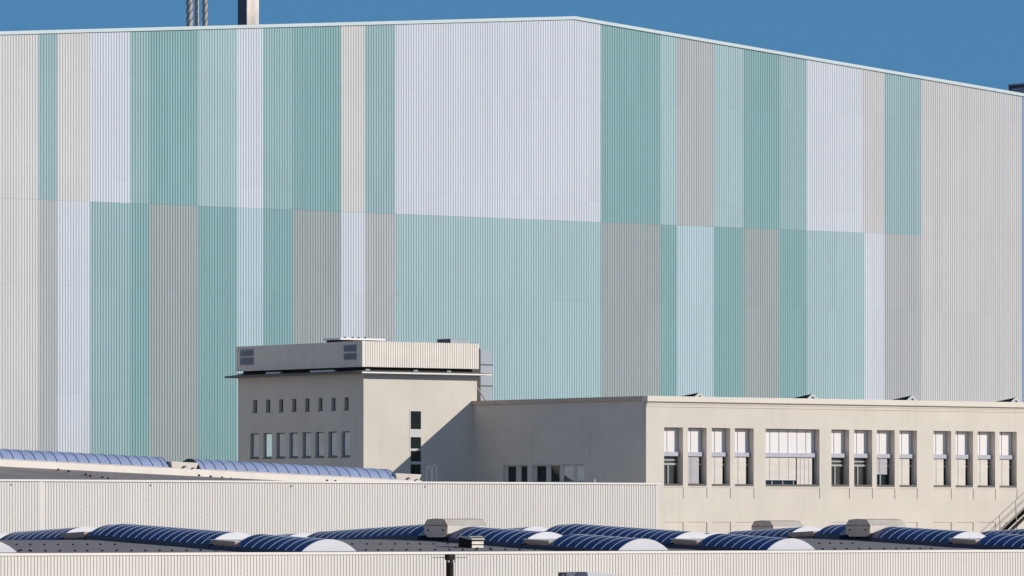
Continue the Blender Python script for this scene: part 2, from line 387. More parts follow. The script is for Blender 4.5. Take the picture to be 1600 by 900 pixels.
def front_window(x0, x1, i):
    u0, u1 = F(x0, 700, VW)[0], F(x1, 700, VW)[0]; V = VW+DP
    wide = (u1-u0) > 3
    zt_b = zwb+(zwt-zwb)*.585; zb_b = zt_b-.30            # blind box
    f = MB(); fw = .07
    f.box(u0, u0+fw, V-.06, V, zwb, zwt); f.box(u1-fw, u1, V-.06, V, zwb, zwt)
    f.box(u0+fw, u1-fw, V-.06, V, zwb, zwb+fw); f.box(u0+fw, u1-fw, V-.06, V, zwt-fw, zwt)
    f.box(u0+fw, u1-fw, V-.06, V, zb_b-.02, zb_b+.08)
    zr = zwb+(zb_b-zwb)*.70
    if wide:
        for q in (.2, .4, .6, .8): f.box(u0+(u1-u0)*q-.04, u0+(u1-u0)*q+.04, V-.07, V-.001, zwb+fw, zb_b-.02)
    else:
        f.box(u0+fw, u1-fw, V-.09, V-.001, zr, zr+.14); f.box(u0+(u1-u0)*.42, u0+(u1-u0)*.42+.1, V-.085, V-.002, zwb+fw, zr)
        f.box(u0+fw+.12, u1-fw-.1, V-.05, V-.003, zr+.3, zr+.4)
    wo = f.build('window', M['frame_mid'], wing)
    gm = MB(); gm.box(u0, u1, V+.002, V+.02, zwb, zb_b+.05); gm.build('pane', M['glass_tint'] if i in (0, 5, 6) else M['glass'], wo)
    # white panels above the blind box
    n = 6 if wide else 2; pm = MB(); offs = .02
    xs = [u0+(u1-u0)*(k/n) for k in range(n+1)] if wide else [u0, u0+(u1-u0)*.40, u1]
    for a, b in zip(xs, xs[1:]): pm.box(a+.025, b-.025, V-.045-random.random()*.01, V-.032, zb_b+.06, zwt-.05)
    pm.build('upper_panel', M['panel_white'], wo)
    sm = MB(); sm.box(u0+.001, u1-.001, VW+.02, V-.1, zwb+.001, zwb+.15); sm.build('window_sill', M['sill_shade'], wo)  # dark strip paints the shadow along the foot of the opening
    bm_ = MB(); bm_.box(u0+.01, u1-.10, V-.28, V-.08, zb_b, zt_b-.01); bm_.build('blind_box', M['box_lilac'], wo)
    def blind(a, b, zlow, m):
        s = MB(); z = zb_b-.002; vv = V-.16; k = len(s.v); rows = 0
        while z > zlow+.05:
            s.v += [(a, vv+.03, z), (b, vv+.03, z), (b, vv-.005, z-.058), (a, vv-.005, z-.058)]; kk = len(s.v)-4
            s.f.append((kk, kk+1, kk+2, kk+3)); z -= .066
        s.box(a, b, vv-.012, vv+.02, z-.04, z)
        o = s.build('blind', m, wo, fix=False)
        c = MB()
        for q in ((.45,) if not wide else (.22, .5, .78)): c.box(a+(b-a)*q-.008, a+(b-a)*q+.008, vv-.024, vv-.014, z, zb_b)
        c.build('blind_cord', M['frame_grey'], wo)
    hgt = zb_b-zwb
    if i in (0, 5, 6): pass
    elif i == 4:
        um = u0+(u1-u0)*.63; blind(u0+.03, um, zwb+hgt*.22, M['blind']); blind(um+.10, u1-.34, zwb+.08, M['blind'])
    elif i == 7: blind(u0+.03, u1-.36, zwb+hgt*.46, M['blind_lilac'])
    elif i == 1: blind(u0+.03, u1-.36, zwb+.22, M['blind_lilac'])
    else: blind(u0+.03, u1-.36, zwb+.10+.05*random.random(), M['blind'])
for i, (a, b) in enumerate(W_): front_window(a, b, i)

for (ga, gb), panes in sgroups:
    f = MB(); va, vb = SV(gb), SV(ga); U1 = UW+.22
    edges = [va]+sum([[SV(b), SV(a)] for a, b in reversed(panes)], [])+[vb]
    for a, b in zip(edges[0::2], edges[1::2]): f.box(U1-.07, U1, a, b, zs0, zs1)
    f.box(U1-.068, U1-.001, va, vb, zs1-.09, zs1-.001); f.box(U1-.1, U1-.001, va, vb, zs0, zs0+.08)
    wo = f.build('side_window', M['frame_white'], wing)
    for a, b in panes:
        p = MB(); p.box(U1+.002, U1+.02, SV(b), SV(a), zs0, zs1); p.build('pane', M['glass'], wo)
    if len(panes) == 4:
        for k, (a, b) in enumerate(panes[2:]):
            c = MB(); vv0, vv1 = SV(b), SV(a); x = U1-.03
            if k == 0: c.poly([(x, vv0, zs0+.1), (x, vv0, zs1-.1), (x, vv1, zs1-.1), (x, vv1, zs0+.55), (x, (vv0+vv1)/2, zs0+.3)])
            else: c.poly([(x, vv0, zs0+.1), (x, vv0, zs1-.1), (x, vv1, zs1-.1), (x, vv1, zs0+.1)])
            o = c.build('curtain', M['curtain'], wo)
# little gabled lanterns on the wing roof
for px, py in ((1092, 614.6), (1268.5, 616.5), (1424, 619), (1586, 622.3)):
    v0 = VW+1.1; u, z = F(px, py, v0); z += .05; hw = .95; zb_ = zWt-.35; L = 2.6
    mb = MB(); mb.v += [(u-hw, v0, zb_), (u+hw, v0, zb_), (u, v0, z), (u-hw, v0+L, zb_), (u+hw, v0+L, zb_), (u, v0+L, zb_+.40)]; mb.f += [(0,1,2),(3,5,4),(0,2,5,3),(1,4,5,2),(0,3,4,1)]; la = mb.build('roof_lantern', M['dark_metal'], wing)
    mb = MB()
    for sx in (-1, 1):
        mb.extrude([(u+sx*hw*1.1, v0-.1, zb_-.02), (u, v0-.1, z+.04), (u, v0-.1, z-.16), (u+sx*hw*.72, v0-.1, zb_-.02)], (0, .09, 0))
    mb.build('gable_frame', M['frame_white'], la)
    mb = MB(); mb.poly([(u-hw*.92, v0-.012, zb_), (u+hw*.92, v0-.012, zb_), (u, v0-.012, z-.07)]); mb.build('gable_pane', M['mid_glaze'], la)

# ------------------------------------------------------------------ tower block
UT, _ = F(568, 600, VT); UTR = F(745.3, 600, VT)[0]; VTB = S(372, 600, UT)[0]
zTt = F(568, 583, VT)[1]
tower = thing('tower_block', (UT, VT, 0), 'beige plaster tower block with corrugated penthouse, lit front and shaded left side with narrow windows', 'building')
def TV(px): return S(px, 650, UT)[0]
up = [(395.2+20.42*i, 401.6+20.42*i) for i in range(8)]
lo = [(390.9+20.36*i, 404.4+20.36*i) for i in range(8)]
zu1 = avg([S(397, 624.7, UT)[1], S(543, 621, UT)[1]]); zu0 = avg([S(397, 643.7, UT)[1], S(543, 640.3, UT)[1]])
zl1 = avg([S(397, 677.3, UT)[1], S(543, 673.5, UT)[1]]); zl0 = avg([S(397, 715.5, UT)[1], S(543, 713, UT)[1]])
hl = [(TV(b), TV(a), zu0, zu1, .28, False) for a, b in up]+[(TV(b), TV(a), zl0, zl1, .24, False) for a, b in lo]
mb = MB(); holed(mb, 'y', UT, VT, VTB, 0, zTt, hl); mb.build('side_wall', M['plaster'], tower)
wu0, wu1 = F(639.7, 700, VT)[0], F(659.4, 700, VT)[0]; wz1 = F(649, 641, VT)[1]; wz0 = F(649, 744, VT)[1]
mb = MB(); holed(mb, 'x', VT, UT, UTR, 0, zTt, [(wu0, wu1, wz0, wz1, .14, False)]); mb.build('front_wall', M['plaster'], tower)
mb = MB(); mb.box(UTR-.3, UTR-.002, VT+.02, VTB-.02, 0, zTt-.02); mb.box(UT+.02, UTR-.3, VTB-.3, VTB-.02, 0, zTt-.02); mb.build('rear_wall', M['plaster'], tower)
for k, (a, b) in enumerate(up):
    f = MB(); v0, v1 = TV(b), TV(a); U1 = UT+.28
    f.box(U1-.04, U1, v0, v0+.04, zu0, zu1); f.box(U1-.04, U1, v1-.04, v1, zu0, zu1); f.box(U1-.04, U1, v0+.04, v1-.04, zu0, zu0+.05); f.box(U1-.04, U1, v0+.04, v1-.04, zu1-.05, zu1)
    wo = f.build('slit_window', M['frame_grey'], tower); p = MB(); p.box(U1+.002, U1+.02, v0, v1, zu0, zu1); p.build('pane', M['glass'], wo)
    s = MB(); s.box(UT-.04, U1-.045, v0-.04, v1+.04, zu0-.06, zu0-.003); s.build('window_sill', M['sill_shade'], wo)
for k, (a, b) in enumerate(lo):
    f = MB(); v0, v1 = TV(b), TV(a); U1 = UT+.24
    f.box(U1-.04, U1, v0, v0+.05, zl0, zl1); f.box(U1-.04, U1, v1-.05, v1, zl0, zl1); f.box(U1-.04, U1, v0+.05, v1-.05, zl0, zl0+.06); f.box(U1-.04, U1, v0+.05, v1-.05, zl1-.06, zl1)
    wo = f.build('tall_window', M['frame_grey'], tower); p = MB(); p.box(U1+.002, U1+.02, v0, v1, zl0, zl1); p.build('pane', M['glass'], wo)
    s = MB(); s.box(UT-.04, U1-.045, v0-.05, v1+.05, zl0-.08, zl0-.003); s.build('window_sill', M['sill_shade'], wo)
    c = MB(); nn = 10; a1 = v1-.22; a0 = v0+.03
    for j in range(nn):
        p0 = a0+(a1-a0)*j/nn; p1 = a0+(a1-a0)*(j+1)/nn; x0 = U1-.09+(.03 if j % 2 else 0); x1 = U1-.09+(0 if j % 2 else .03)
        c.poly([(x0, p0, zl0+.08), (x1, p1, zl0+.08), (x1, p1, zl1-.08), (x0, p0, zl1-.08)])
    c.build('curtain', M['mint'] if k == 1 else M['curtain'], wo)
    if k == 1: wo['label'] = 'window with bright mint curtain'
# stair window on the lit front
f = MB(); V1 = VT+.055; ft = .10
f.box(wu0, wu0+ft, V1-.07, V1, wz0, wz1); f.box(wu1-ft, wu1, V1-.07, V1, wz0, wz1)
zz = [F(649, y, VT)[1] for y in (642.5, 670.5, 683, 701, 704.5, 721, 725.5, 743)]
f.box(wu0+ft, wu1-ft, V1-.07, V1, zz[0], wz1); f.box(wu0+ft, wu1-ft, V1-.07, V1, zz[2], zz[1]); f.box(wu0+ft, wu1-ft, V1-.07, V1, zz[4], zz[3]); f.box(wu0+ft, wu1-ft, V1-.07, V1, zz[6], zz[5])
wo = f.build('stair_window', M['frame_white'], tower)
for a, b in ((0, 1), (2, 3), (4, 5), (6, 7)):
    p = MB(); p.box(wu0+ft, wu1-ft, V1-.02, V1+.01, zz[b], zz[a]); p.build('pane', M['glass'], wo)
# roof slab, roof skirt, gap and penthouse
ov = .72; zs_a = F(568, 583.6, VT)[1]; zs_b = zs_a+.12
mb = MB(); mb.box(UT-ov, UTR+ov, VT-ov, VTB+ov, zs_a, zs_b); mb.build('eaves_slab', M['slab_grey'], tower)  # dark colour holds the shade seen on the slab's left edge
mb = MB(); mb.box(UT-ov+.02, UTR+ov, VT-ov-.10, VT-ov-.003, zs_a+.005, zs_b-.01); mb.build('lit_edge_strip', M['trim_metal'], tower)  # pale strip added to give the sunlit front edge
mb = MB(); zk = zs_b+.10; i_ = .5
b0 = [(UT-ov-.05, VT-ov-.05, zs_b), (UTR+ov+.25, VT-ov-.05, zs_b), (UTR+ov+.25, VTB+ov, zs_b), (UT-ov-.05, VTB+ov, zs_b)]
t0 = [(UT+i_-.6, VT+i_-.6, zk), (UTR-i_+.6, VT+i_-.6, zk), (UTR-i_+.6, VTB-i_+.6, zk), (UT+i_-.6, VTB-i_+.6, zk)]
b0 = [(x, y, z+.003) for x, y, z in b0]
n = len(mb.v); mb.v += b0+t0; mb.f += [(0,1,2,3),(4,5,6,7),(0,1,5,4),(1,2,6,5),(2,3,7,6),(3,0,4,7)]
mb.build('roof_skirt', M['slab_grey'], tower)
zp0 = F(567, 573, VT)[1]; zp1 = F(567, 532.8, VT)[1]
mb = MB(); mb.box(UT+.25, UTR-.2, VT+.3, VTB-.3, zk+.002, zp0+.2); mb.build('penthouse_base', M['dark_metal'], tower)
pu0, pu1 = F(566.5, 550, VT-.05)[0], F(748, 550, VT-.05)[0]; pv0 = VT-.05; pv1 = S(369, 560, pu0)[0]
mb = MB(); corr(mb, 'x', pv0, pu0, pu1, zp0, zp1, .04); corr(mb, 'y', pu0, pv0, pv1, zp0, zp1, .04)
ph = mb.build('penthouse_wall', M['cream_metal'], tower, fix=False)
mb = MB(); mb.box(pu0+.02, pu1-.02, pv0+.02, pv1, zp0+.03, zp1-.04); mb.build('penthouse_core', M['cream_metal'], ph)
mb = MB(); mb.box(pu0-.05, pu0+.12, pv0-.05, pv0+.12, zp0, zp1+.01); mb.build('corner_trim', M['cream_metal'], ph)
for xa, xb, ys in ((376, 397, (545.5, 556.5, 558.5, 570)), (538, 557.8, (538.6, 549.3, 551.8, 562))):
    for j in (0, 2):
        va, vb = S(xb, 550, pu0)[0], S(xa, 550, pu0)[0]; za, zb_ = S(xa/2+xb/2, ys[j+1], pu0)[1], S(xa/2+xb/2, ys[j], pu0)[1]
        mb = MB(); mb.box(pu0-.06, pu0-.005, va, vb, za, zb_)
        z = za+.04
        while z < zb_-.05: mb.extrude([(pu0-.062, va+.04, z), (pu0-.11, va+.04, z), (pu0-.062, va+.04, z+.05)], (0, vb-va-.08, 0)); z += .085
        mb.build('louvre', M['louvre'], tower)
for xa, xb in ((484, 521), (415, 437), (369.5, 376.5)):
    va, vb = S(xb, 578, UT)[0], S(xa, 578, UT)[0]
    mb = MB(); mb.box(UT+.02, UT+.24, va, vb, zk+.004, zk+.13); mb.build('bearing_block', M['panel_white'], tower)
mb = MB(); a_, b_ = F(600, 575, VT)[0], F(602.5, 575, VT)[0]
for xa in (573, 648, 700): ux = F(xa, 575, VT)[0]; mb.box(ux, ux+.35, VT+.1, VT+.29, zk+.004, zk+.1)
mb.build('bearing_pad', M['galv'], tower)
# roof hatch canopy and roof box
vh = VT+4.0; hu0 = F(532, 530, vh)[0]; hu1 = F(602, 530, vh)[0]; hv1 = S(505, 530, hu0)[0]; hz = F(532, 527.6, vh)[1]
mb = MB(); mb.box(hu0, hu1, vh, hv1, hz-.14, hz); cp = mb.build('roof_canopy', M['panel_white'], tower)
mb = MB(); mb.box(hu0+.15, hu1-.4, vh+.25, hv1-.2, zp1-.03, hz-.142); mb.build('canopy_base', M['dark_metal'], cp)
mb = MB()
for q in (.15, .32, .45, .6): mb.box(hu0+(hu1-hu0)*q, hu0+(hu1-hu0)*q+.12, vh+.3, vh+.42, hz, hz+.09)
mb.build('canopy_clip', M['dark_metal'], cp)
vq = VT+3.0; qu0 = F(704, 530, vq)[0]; qu1 = F(732, 530, vq)[0]; qv1 = S(683, 530, qu0)[0]; qz = F(704, 529, vq)[1]
mb = MB(); mb.box(qu0, qu1, vq, qv1, zp1-.04, qz-.03); qb = mb.build('roof_box', M['galv'], tower)
mb = MB(); mb.box(qu0-.03, qu1+.03, vq-.03, qv1+.03, qz-.028, qz); mb.build('box_lid', M['galv'], qb)
mb = MB(); mb.box(qu0-.03, qu0-.002, vq+.06, qv1-.06, zp1, qz-.05); mb.build('box_grille', M['navy'], qb)
# dark service shaft and galvanised duct on the right side
su0, su1 = UTR+.003, F(751, 600, VT+.9)[0]
mb = MB(); mb.box(su0, su1, VT+.9, VT+1.6, 0, F(748, 546, VT+.9)[1]); mb.build('service_shaft', M['charcoal'], tower)
vd = VT+1.3; du0, du1 = F(750, 600, vd)[0], F(769.5, 600, vd)[0]
zd1 = F(752, 544.5, vd)[1]; zd_ = F(769, 560, vd)[1]
pts = [(du0, vd, 0), (du1, vd, 0), (du1, vd, zd_)]
for i in range(1, 9):
    t = i/8*pi/2; pts.append((du1-(du1-du0)*.9*(1-cos(t)), vd, zd_+(zd1-zd_)*sin(t)))
pts.append((du0, vd, zd1))
mb = MB(); mb.extrude(pts, (0, 1.1, 0)); dct = mb.build('air_duct', M['galv'], tower)
for y in (570, 583, 603):
    z = F(760, y, vd)[1]; mb = MB(); mb.box(du0-.02, du1+.03, vd-.03, vd+1.13, z-.035, z+.035); mb.build('duct_flange', M['steel'] if y == 583 else M['charcoal'], dct)
mb = MB(); a = F(746, 606, VT+.5); b = F(759, 626, VT+.5)
mb.tube([(a[0], VT+.5, a[1]), (b[0], VT+.5, b[1])], .05); mb.build('stay_rod', M['steel'], tower)

# ------------------------------------------------------------------ barrel skylights
def barrel(parent, p0, p1, across, W, rise, curb, gl, rb, cb, ribs, cap0=None, cap1=None, ribw=.05, off=.35, name='barrel_skylight'):
    p0, p1, c = Vector(p0), Vector(p1), Vector(across); L = (p1-p0).length; ax = (p1-p0)/L; upv = Vector((0, 0, 1))
    Rr = ((W/2)**2+rise**2)/(2*rise); th = math.asin(W/2/Rr); n = 20
    def arc(base, r, k, lift=0):
        t = -th+2*th*k/n; return base+c*(r*sin(t))+upv*(r*cos(t)-(Rr-rise)+lift)
    g = MB()
    for s in (0, 1):
        for k in range(n+1): g.v.append(tuple(arc(p0 if s == 0 else p1, Rr, k)+upv*curb))
    for k in range(n): g.f.append((k, k+1, n+2+k, n+1+k))
    go_ = g.build(name, gl, parent, smooth=True)
    cmb = MB()
    def strip(x0, x1, z0, z1):
        q = [p0+c*x0+upv*z0, p0+c*x1+upv*z0, p0+c*x1+upv*z1, p0+c*x0+upv*z1]; cmb.extrude(q, p1-p0)
    strip(-W/2-.04, W/2+.04, -.3 if curb > .1 else -.012, curb-.002)
    cmb.build('skylight_curb', cb, go_)
    m = len(ribs)
    for d in ribs:
        base = p0+ax*d; rm = MB()
        for k in range(n+1):
            for sgn in (-1, 1):
                for r in (Rr-.02, Rr+.014): rm.v.append(tuple(arc(base+ax*(sgn*ribw/2), r, k)+upv*curb))
        for k in range(n):
            a = 4*k; b = 4*k+4
            rm.f += [(a+1, a+3, b+3, b+1), (a, a+1, b+1, b), (a+2, b+2, b+3, a+3), (a, b, b+2, a+2)]
        rm.f += [(0, 2, 3, 1), (4*n, 4*n+1, 4*n+3, 4*n+2)]
        rm.build('rib', rb, go_)
    for base, m_, s in ((p0, cap0, -1), (p1, cap1, 1)):
        em = MB(); bb = base+ax*(s*.03)
        pts = [arc(bb, Rr+.012, k)+upv*curb for k in range(n+1)]
        pts = [pts[0]-upv*(.0)]+pts[1:]
        em.extrude([tuple(p) for p in pts], tuple(ax*(-s*.055)))
        em.build('end_cap', m_ or rb, go_)
    return go_

def low_vent(parent, p0, p1, across, W, hgt, m):
    """low vent housing between two skylights, its sides leaning outwards"""
    p0, p1, c = Vector(p0), Vector(p1), Vector(across); ax = (p1-p0).normalized(); upv = Vector((0, 0, 1))
    b = MB(); q = []
    for ins, z, w_ in ((.22, .20, W/2-.20), (.16, .26, W/2-.14), (.0, hgt, W/2+.02)):
        q += [p0+ax*ins-c*w_+upv*z, p1-ax*ins-c*w_+upv*z, p1-ax*ins+c*w_+upv*z, p0+ax*ins+c*w_+upv*z]
    b.v += [tuple(x) for x in q]
    b.f += [(0,1,2,3),(8,9,10,11)]+[(a+r, (a+1) % 4+r, (a+1) % 4+r+4, a+r+4) for r in (0, 4) for a in range(4)]
    o = b.build('roof_vent', m, parent)
    k = MB(); k.extrude([tuple(p0+c*x+upv*z) for x, z in ((-W/2-.02, -.1), (W/2+.02, -.1), (W/2+.02, .198), (-W/2-.02, .198))], tuple(p1-p0)); k.build('vent_curb', M['near_curb'], o)
    l = MB(); q = []
    for z in (hgt+.003, hgt+.03): q += [p0-c*(W/2+.03)+upv*z, p1-c*(W/2+.03)+upv*z, p1+c*(W/2+.03)+upv*z, p0+c*(W/2+.03)+upv*z]
    l.v += [tuple(x) for x in q]; l.f += [(0,3,2,1),(4,5,6,7)]+[(a, (a+1) % 4, (a+1) % 4+4, a+4) for a in range(4)]
    l.build('vent_lid', M['lid_white'], o)
    return o

def prism_vent(parent, u0, u1, v, zr, sc=1.0):
    pr = [(-.80, .24), (-1.12, .46), (-1.18, .93), (-.86, 1.27), (0, 1.31), (.86, 1.27), (1.18, .93), (1.12, .46), (.80, .24)]
    pr = [(a*sc, b*sc) for a, b in pr]
    def ext(q, ua, ub, name, m, par):
        b = MB(); b.extrude([(ua, v+a, zr+z) for a, z in q], (ub-ua, 0, 0)); return b.build(name, m, par)
    bo = ext([(a*.93, .03+z*.95) for a, z in pr], u0+.06, u1-.06, 'smoke_vent', M['vent_grey'], parent)
    for ua, ub in ((u0, u0+.05), (u1-.05, u1)): ext(pr, ua, ub, 'end_plate', M['brown_metal'], bo)
    for s in (-1, 1):
        ext([(s*1.18*sc, .93*sc), (s*.86*sc, 1.27*sc), (s*.84*sc, 1.24*sc), (s*1.13*sc, .93*sc)], u0+.055, u1-.055, 'deflector', M['vent_grey'], bo)
        ext([(s*1.17*sc, .92*sc), (s*1.11*sc, .46*sc), (s*.80*sc, .25*sc), (s*.77*sc, .28*sc), (s*1.08*sc, .48*sc), (s*1.12*sc, .92*sc)], u0+.055, u1-.055, 'side_flap', M['cream_metal'], bo)
        t = MB(); t.box(u0-.05, u0-.002, v+s*.75*sc-.05, v+s*.75*sc+.05, zr+.6*sc, zr+.7*sc); t.build('plate_bolt', M['charcoal'], bo)
    ext([(-.86*sc, 1.275*sc), (0, 1.33*sc), (.86*sc, 1.275*sc), (0, 1.315*sc)], u0-.02, u1+.02, 'vent_roof', M['brown_metal'], bo)
    t = MB(); t.box(u0-.015, u0-.001, v-1.12*sc, v+1.12*sc, zr+.915*sc, zr+.945*sc); t.build('plate_seam', M['charcoal'], bo)

# ------------------------------------------------------------------ near hall with blue skylights
VN = 248.6; VR = 269.6; SL = .042; VNB = 2*VR-VN
zNp = F(800, 861.6, VN)[1]; zRd = F(144, 843.7, VR)[1]
roofz = lambda v: zRd-SL*abs(v-VR)
UN0, UN1 = F(-260, 800, VN)[0], F(2350, 800, VN)[0]
near = thing('workshop_hall', ((UN0+UN1)/2, VN, 0), 'nearest low hall in white corrugated sheet with deep blue barrel skylights on its grey roof', 'hall')
mb = MB(); corr(mb, 'x', VN, UN0, UN1, 0, zNp-.12, .04, crest=.46, flank=.12); mb.build('front_cladding', M['white_metal'], near, fix=False)
mb = MB(); mb.box(UN0-.1, UN1+.1, VN-.10, VN+.25, zNp-.13, zNp); mb.build('parapet_cap', M['trim_metal'], near)
mb = MB(); mb.box(UN0, UN1, VN+.01, VN+.2, 0, zNp-.135); mb.box(UN0, UN1, VNB-.2, VNB, 0, roofz(VNB)+.3)
for ux in (UN0, UN1-.2): mb.extrude([(ux, VN+.21, 0), (ux, VN+.21, roofz(VN)+.3), (ux, VR, zRd+.3), (ux, VNB-.21, roofz(VNB)+.3), (ux, VNB-.21, 0)], (.2, 0, 0))
mb.build('wall_core', M['white_metal'], near)
mb = MB(); mb.extrude([(UN0+.2, VN+.2, roofz(VN)), (UN0+.2, VR, zRd), (UN0+.2, VNB-.2, roofz(VNB)), (UN0+.2, VNB-.2, roofz(VNB)-.2), (UN0+.2, VR, zRd-.2), (UN0+.2, VN+.2, roofz(VN)-.2)], (UN1-UN0-.4, 0, 0))
nroof = mb.build('roof', M['roof_felt'], near)
BW, BR, BC = 3.55, .65, .26
UA = F(514, 850, VN+1)[0]; UB = F(1005, 850, VN+1)[0]; un = (UB-UA)/2
def piece(U, s0, s1, cap=False):
    v0, v1 = VR-s0, VR-s1
    segs = [(v0, v1)] if not (v1 < VR < v0) else [(v0, VR), (VR, v1)]
    for q, (a, b) in enumerate(segs):
        L = abs(a-b); n = max(1, round(L/.76)); ribs = [L*(i+.0)/n for i in range(1, n)]
        barrel(near, (U, a, roofz(a)), (U, b, roofz(b)), (1, 0, 0), BW, BR, BC, M['near_glaze'], M['near_rib'], M['near_curb'], ribs,
               cap0=M['near_glaze'] if q == 0 else M['near_rib'], cap1=M['cap_white'] if q == len(segs)-1 else M['near_rib'], ribw=.025)
def vent(U, s0, s1):
    v0, v1 = VR-s0, VR-s1; low_vent(near, (U, v0, roofz(v0)), (U, v1, roofz(v1)), (1, 0, 0), BW, .50, M['brown_metal'])
def row(U, kind):
    P = lambda d0, d1, cap=False: piece(U, 20-d1, 20-d0, cap)     # distances behind the front end cap
    V_ = lambda d0, d1: vent(U, 20-d1, 20-d0)
    P(33.2, 39.5); V_(31.0, 33.15)
    far = 21.0 if kind == 'box' else 24.0
    P(far if kind != 'box' else 18.9, 30.9)
    if kind != 'box': V_(21.45, 23.95)
    if kind == 'plain': P(8.85, 21.2)
    else:
        P(8.85, 15.9)
        if kind == 'both': P(18.95, 21.3)
        prism_vent(near, U-1.62, U+1.25, VR-20+17.4, roofz(VR-20+17.4))
    V_(6.33, 8.82); P(.0, 6.3, True)
for k, kind in ((-2, 'plain'), (0, 'plain'), (2, 'box'), (3, 'plain'), (5, 'both'), (7, 'box')): row(UA+k*un, kind)
U6 = F(1193, 820, VR+15.5)[0]+1.3
prism_vent(near, U6-1.4, U6+1.15, VR+15.5, F(1193, 814, VR+15.5)[1]-1.22, .95)
mb = MB(); mb.box(U6-1.2, U6+1.1, VR+14.7, VR+16.3, roofz(VR+15.5)-.1, F(1193, 814, VR+15.5)[1]-.9); mb.build('vent_curb', M['near_curb'], near)
# small louvred ventilator with its rod, standing on the near slope
def on_roof(px, py):
    a, b, c = ray(px, py); t = (zRd-SL*VR-CZ)/(c-SL*b); return t*a, t*b, CZ+t*c
vx, vy, vz = on_roof(737, 856.5)
vw = .80
mb = MB(); mb.box(vx, vx+vw, vy, vy+1.25, vz-.1, vz+.64); vo = mb.build('ventilator', M['dark_metal'], near)
mb = MB()
for z0, z1, o in ((.02, .16, .04), (.22, .38, .04)): mb.box(vx-.003, vx+vw+.003, vy-o, vy-.002, vz+z0, vz+z1)
mb.build('ventilator_slat', M['cream_metal'], vo)
mb = MB(); mb.extrude([(vx-.05, vy-.14, vz+.46), (vx-.05, vy+.12, vz+.68), (vx-.05, vy+1.3, vz+.68), (vx-.05, vy+1.3, vz+.64), (vx-.05, vy-.05, vz+.46)], (vw+.1, 0, 0)); mb.build('ventilator_hood', M['vent_grey'], vo)
ax_, ay_, az_ = on_roof(719.5, 853)
mb = MB(); mb.tube([(ax_, ay_, az_-.05), (ax_, ay_, az_+.72)], .018, 6); mb.box(ax_-.15, ax_+.15, ay_-.15, ay_+.15, az_-.02, az_+.07); mb.build('lightning_rod', M['steel'], near)
# snow stoppers / fixings in two rows over the roof felt
st = None
def stud(px, py):
    global st
    x, y, z = on_roof(px, py)
    if st is None:
        mb = MB(); r = .06
        mb.tube([(x, y, z-.03), (x, y, z+.05), (x, y, z+.09)], [r*1.3, r*1.1, r*.5], 8); st = mb.build('roof_fixing', M['dark_metal'], near); ORG['st'] = (x, y, z)
    else:
        o = st.copy(); scene.collection.objects.link(o); o.parent = near; b = ORG['st']; o.location = (x-b[0], y-b[1], z-b[2])
for px in list(range(25, 460, 22))+list(range(552, 700, 21))+list(range(1262, 1350, 18)):
    if px < 200 or px > 500: stud(px+random.uniform(-2, 2), 851.8-(px-25)*.0016)
for px in list(range(28, 340, 22))+list(range(570, 850, 22))+list(range(1285, 1470, 19)): stud(px+random.uniform(-2, 2), 861.6-(px-25)*.0025)
for px, py in ((33, 860.5), (46, 861), (712, 856), (746, 857.5), (766, 858)): stud(px, py)

# ------------------------------------------------------------------ middle hall with pale skylights
VMH = 299.0; VBK = 308.85
UM0 = F(-200, 750, VMH)[0]; UM1 = F(1027.5, 750, VMH)[0]
zMp = avg([F(40, 749.2, VMH)[1], F(970, 754, VMH)[1]])
mid = thing('storage_hall', ((UM0+UM1)/2, VMH, 0), 'white corrugated hall in the middle distance with two pale blue skylights along its roof edge', 'hall')
mb = MB(); s0, s1 = F(60.5, 760, VMH)[0], F(69, 760, VMH)[0]
corr(mb, 'x', VMH, UM0, s0, 0, zMp-.10, .04, crest=.5, flank=.12); corr(mb, 'x', VMH, s1, UM1-.18, 0, zMp-.10, .04, crest=.5, flank=.12)
mb.build('front_cladding', M['white_metal'], mid, fix=False)
mb = MB(); mb.box(s0, s1, VMH-.055, VMH+.02, 0, zMp-.12); mb.build('cover_strip', M['white_metal'], mid)
mb = MB(); mb.box(UM1-.18, UM1, VMH-.055, VMH+.2, 0, zMp-.12); mb.build('corner_trim', M['white_metal'], mid)
mb = MB(); mb.box(UM0-.1, F(1031, 750, VMH)[0], VMH-.12, VMH+.22, zMp-.12, zMp); mb.build('parapet_cap', M['trim_metal'], mid)
mb = MB(); mb.box(UM0, UM1-.2, VMH+.01, VMH+.15, 0, zMp-.13); mb.box(UM0, UM1, VBK-.2, VBK, 0, zMp-.25); mb.box(UM1-.2, UM1-.01, VMH+.21, VBK-.2, 0, zMp-.25)
mb.build('wall_core', M['white_metal'], mid)
vb0 = 303.6; MW = 2.5
cA = F(0, 717, vb0); cB = F(620, 749, vb0); sl = (cB[1]-cA[1])/(cB[0]-cA[0])
curbtop = lambda u: cA[1]+sl*(u-cA[0])
CUH = .46
uE = F(640, 750, vb0)[0]
nseg = 24; us = [UM0+(UM1-.25-UM0)*i/nseg for i in range(nseg+1)]
mb = MB()
def prof(u):
    zc = max(curbtop(u)-CUH, zMp-.32); return [(VMH+.2, zMp-.06 if u < uE else zMp-.32), (vb0, zc), (vb0+MW, zc), (VBK-.25, zMp-.35)]
for u in us:
    for v, z in prof(u): mb.v.append((u, v, z))
for i in range(nseg):
    for j in range(3): mb.f.append((4*i+j, 4*i+4+j, 4*i+5+j, 4*i+1+j))
mb.build('roof', M['roof_felt'], mid, fix=True)
mb = MB(); q0, q1 = UM0+1, F(659, 750, vb0)[0]
n = len(mb.v)
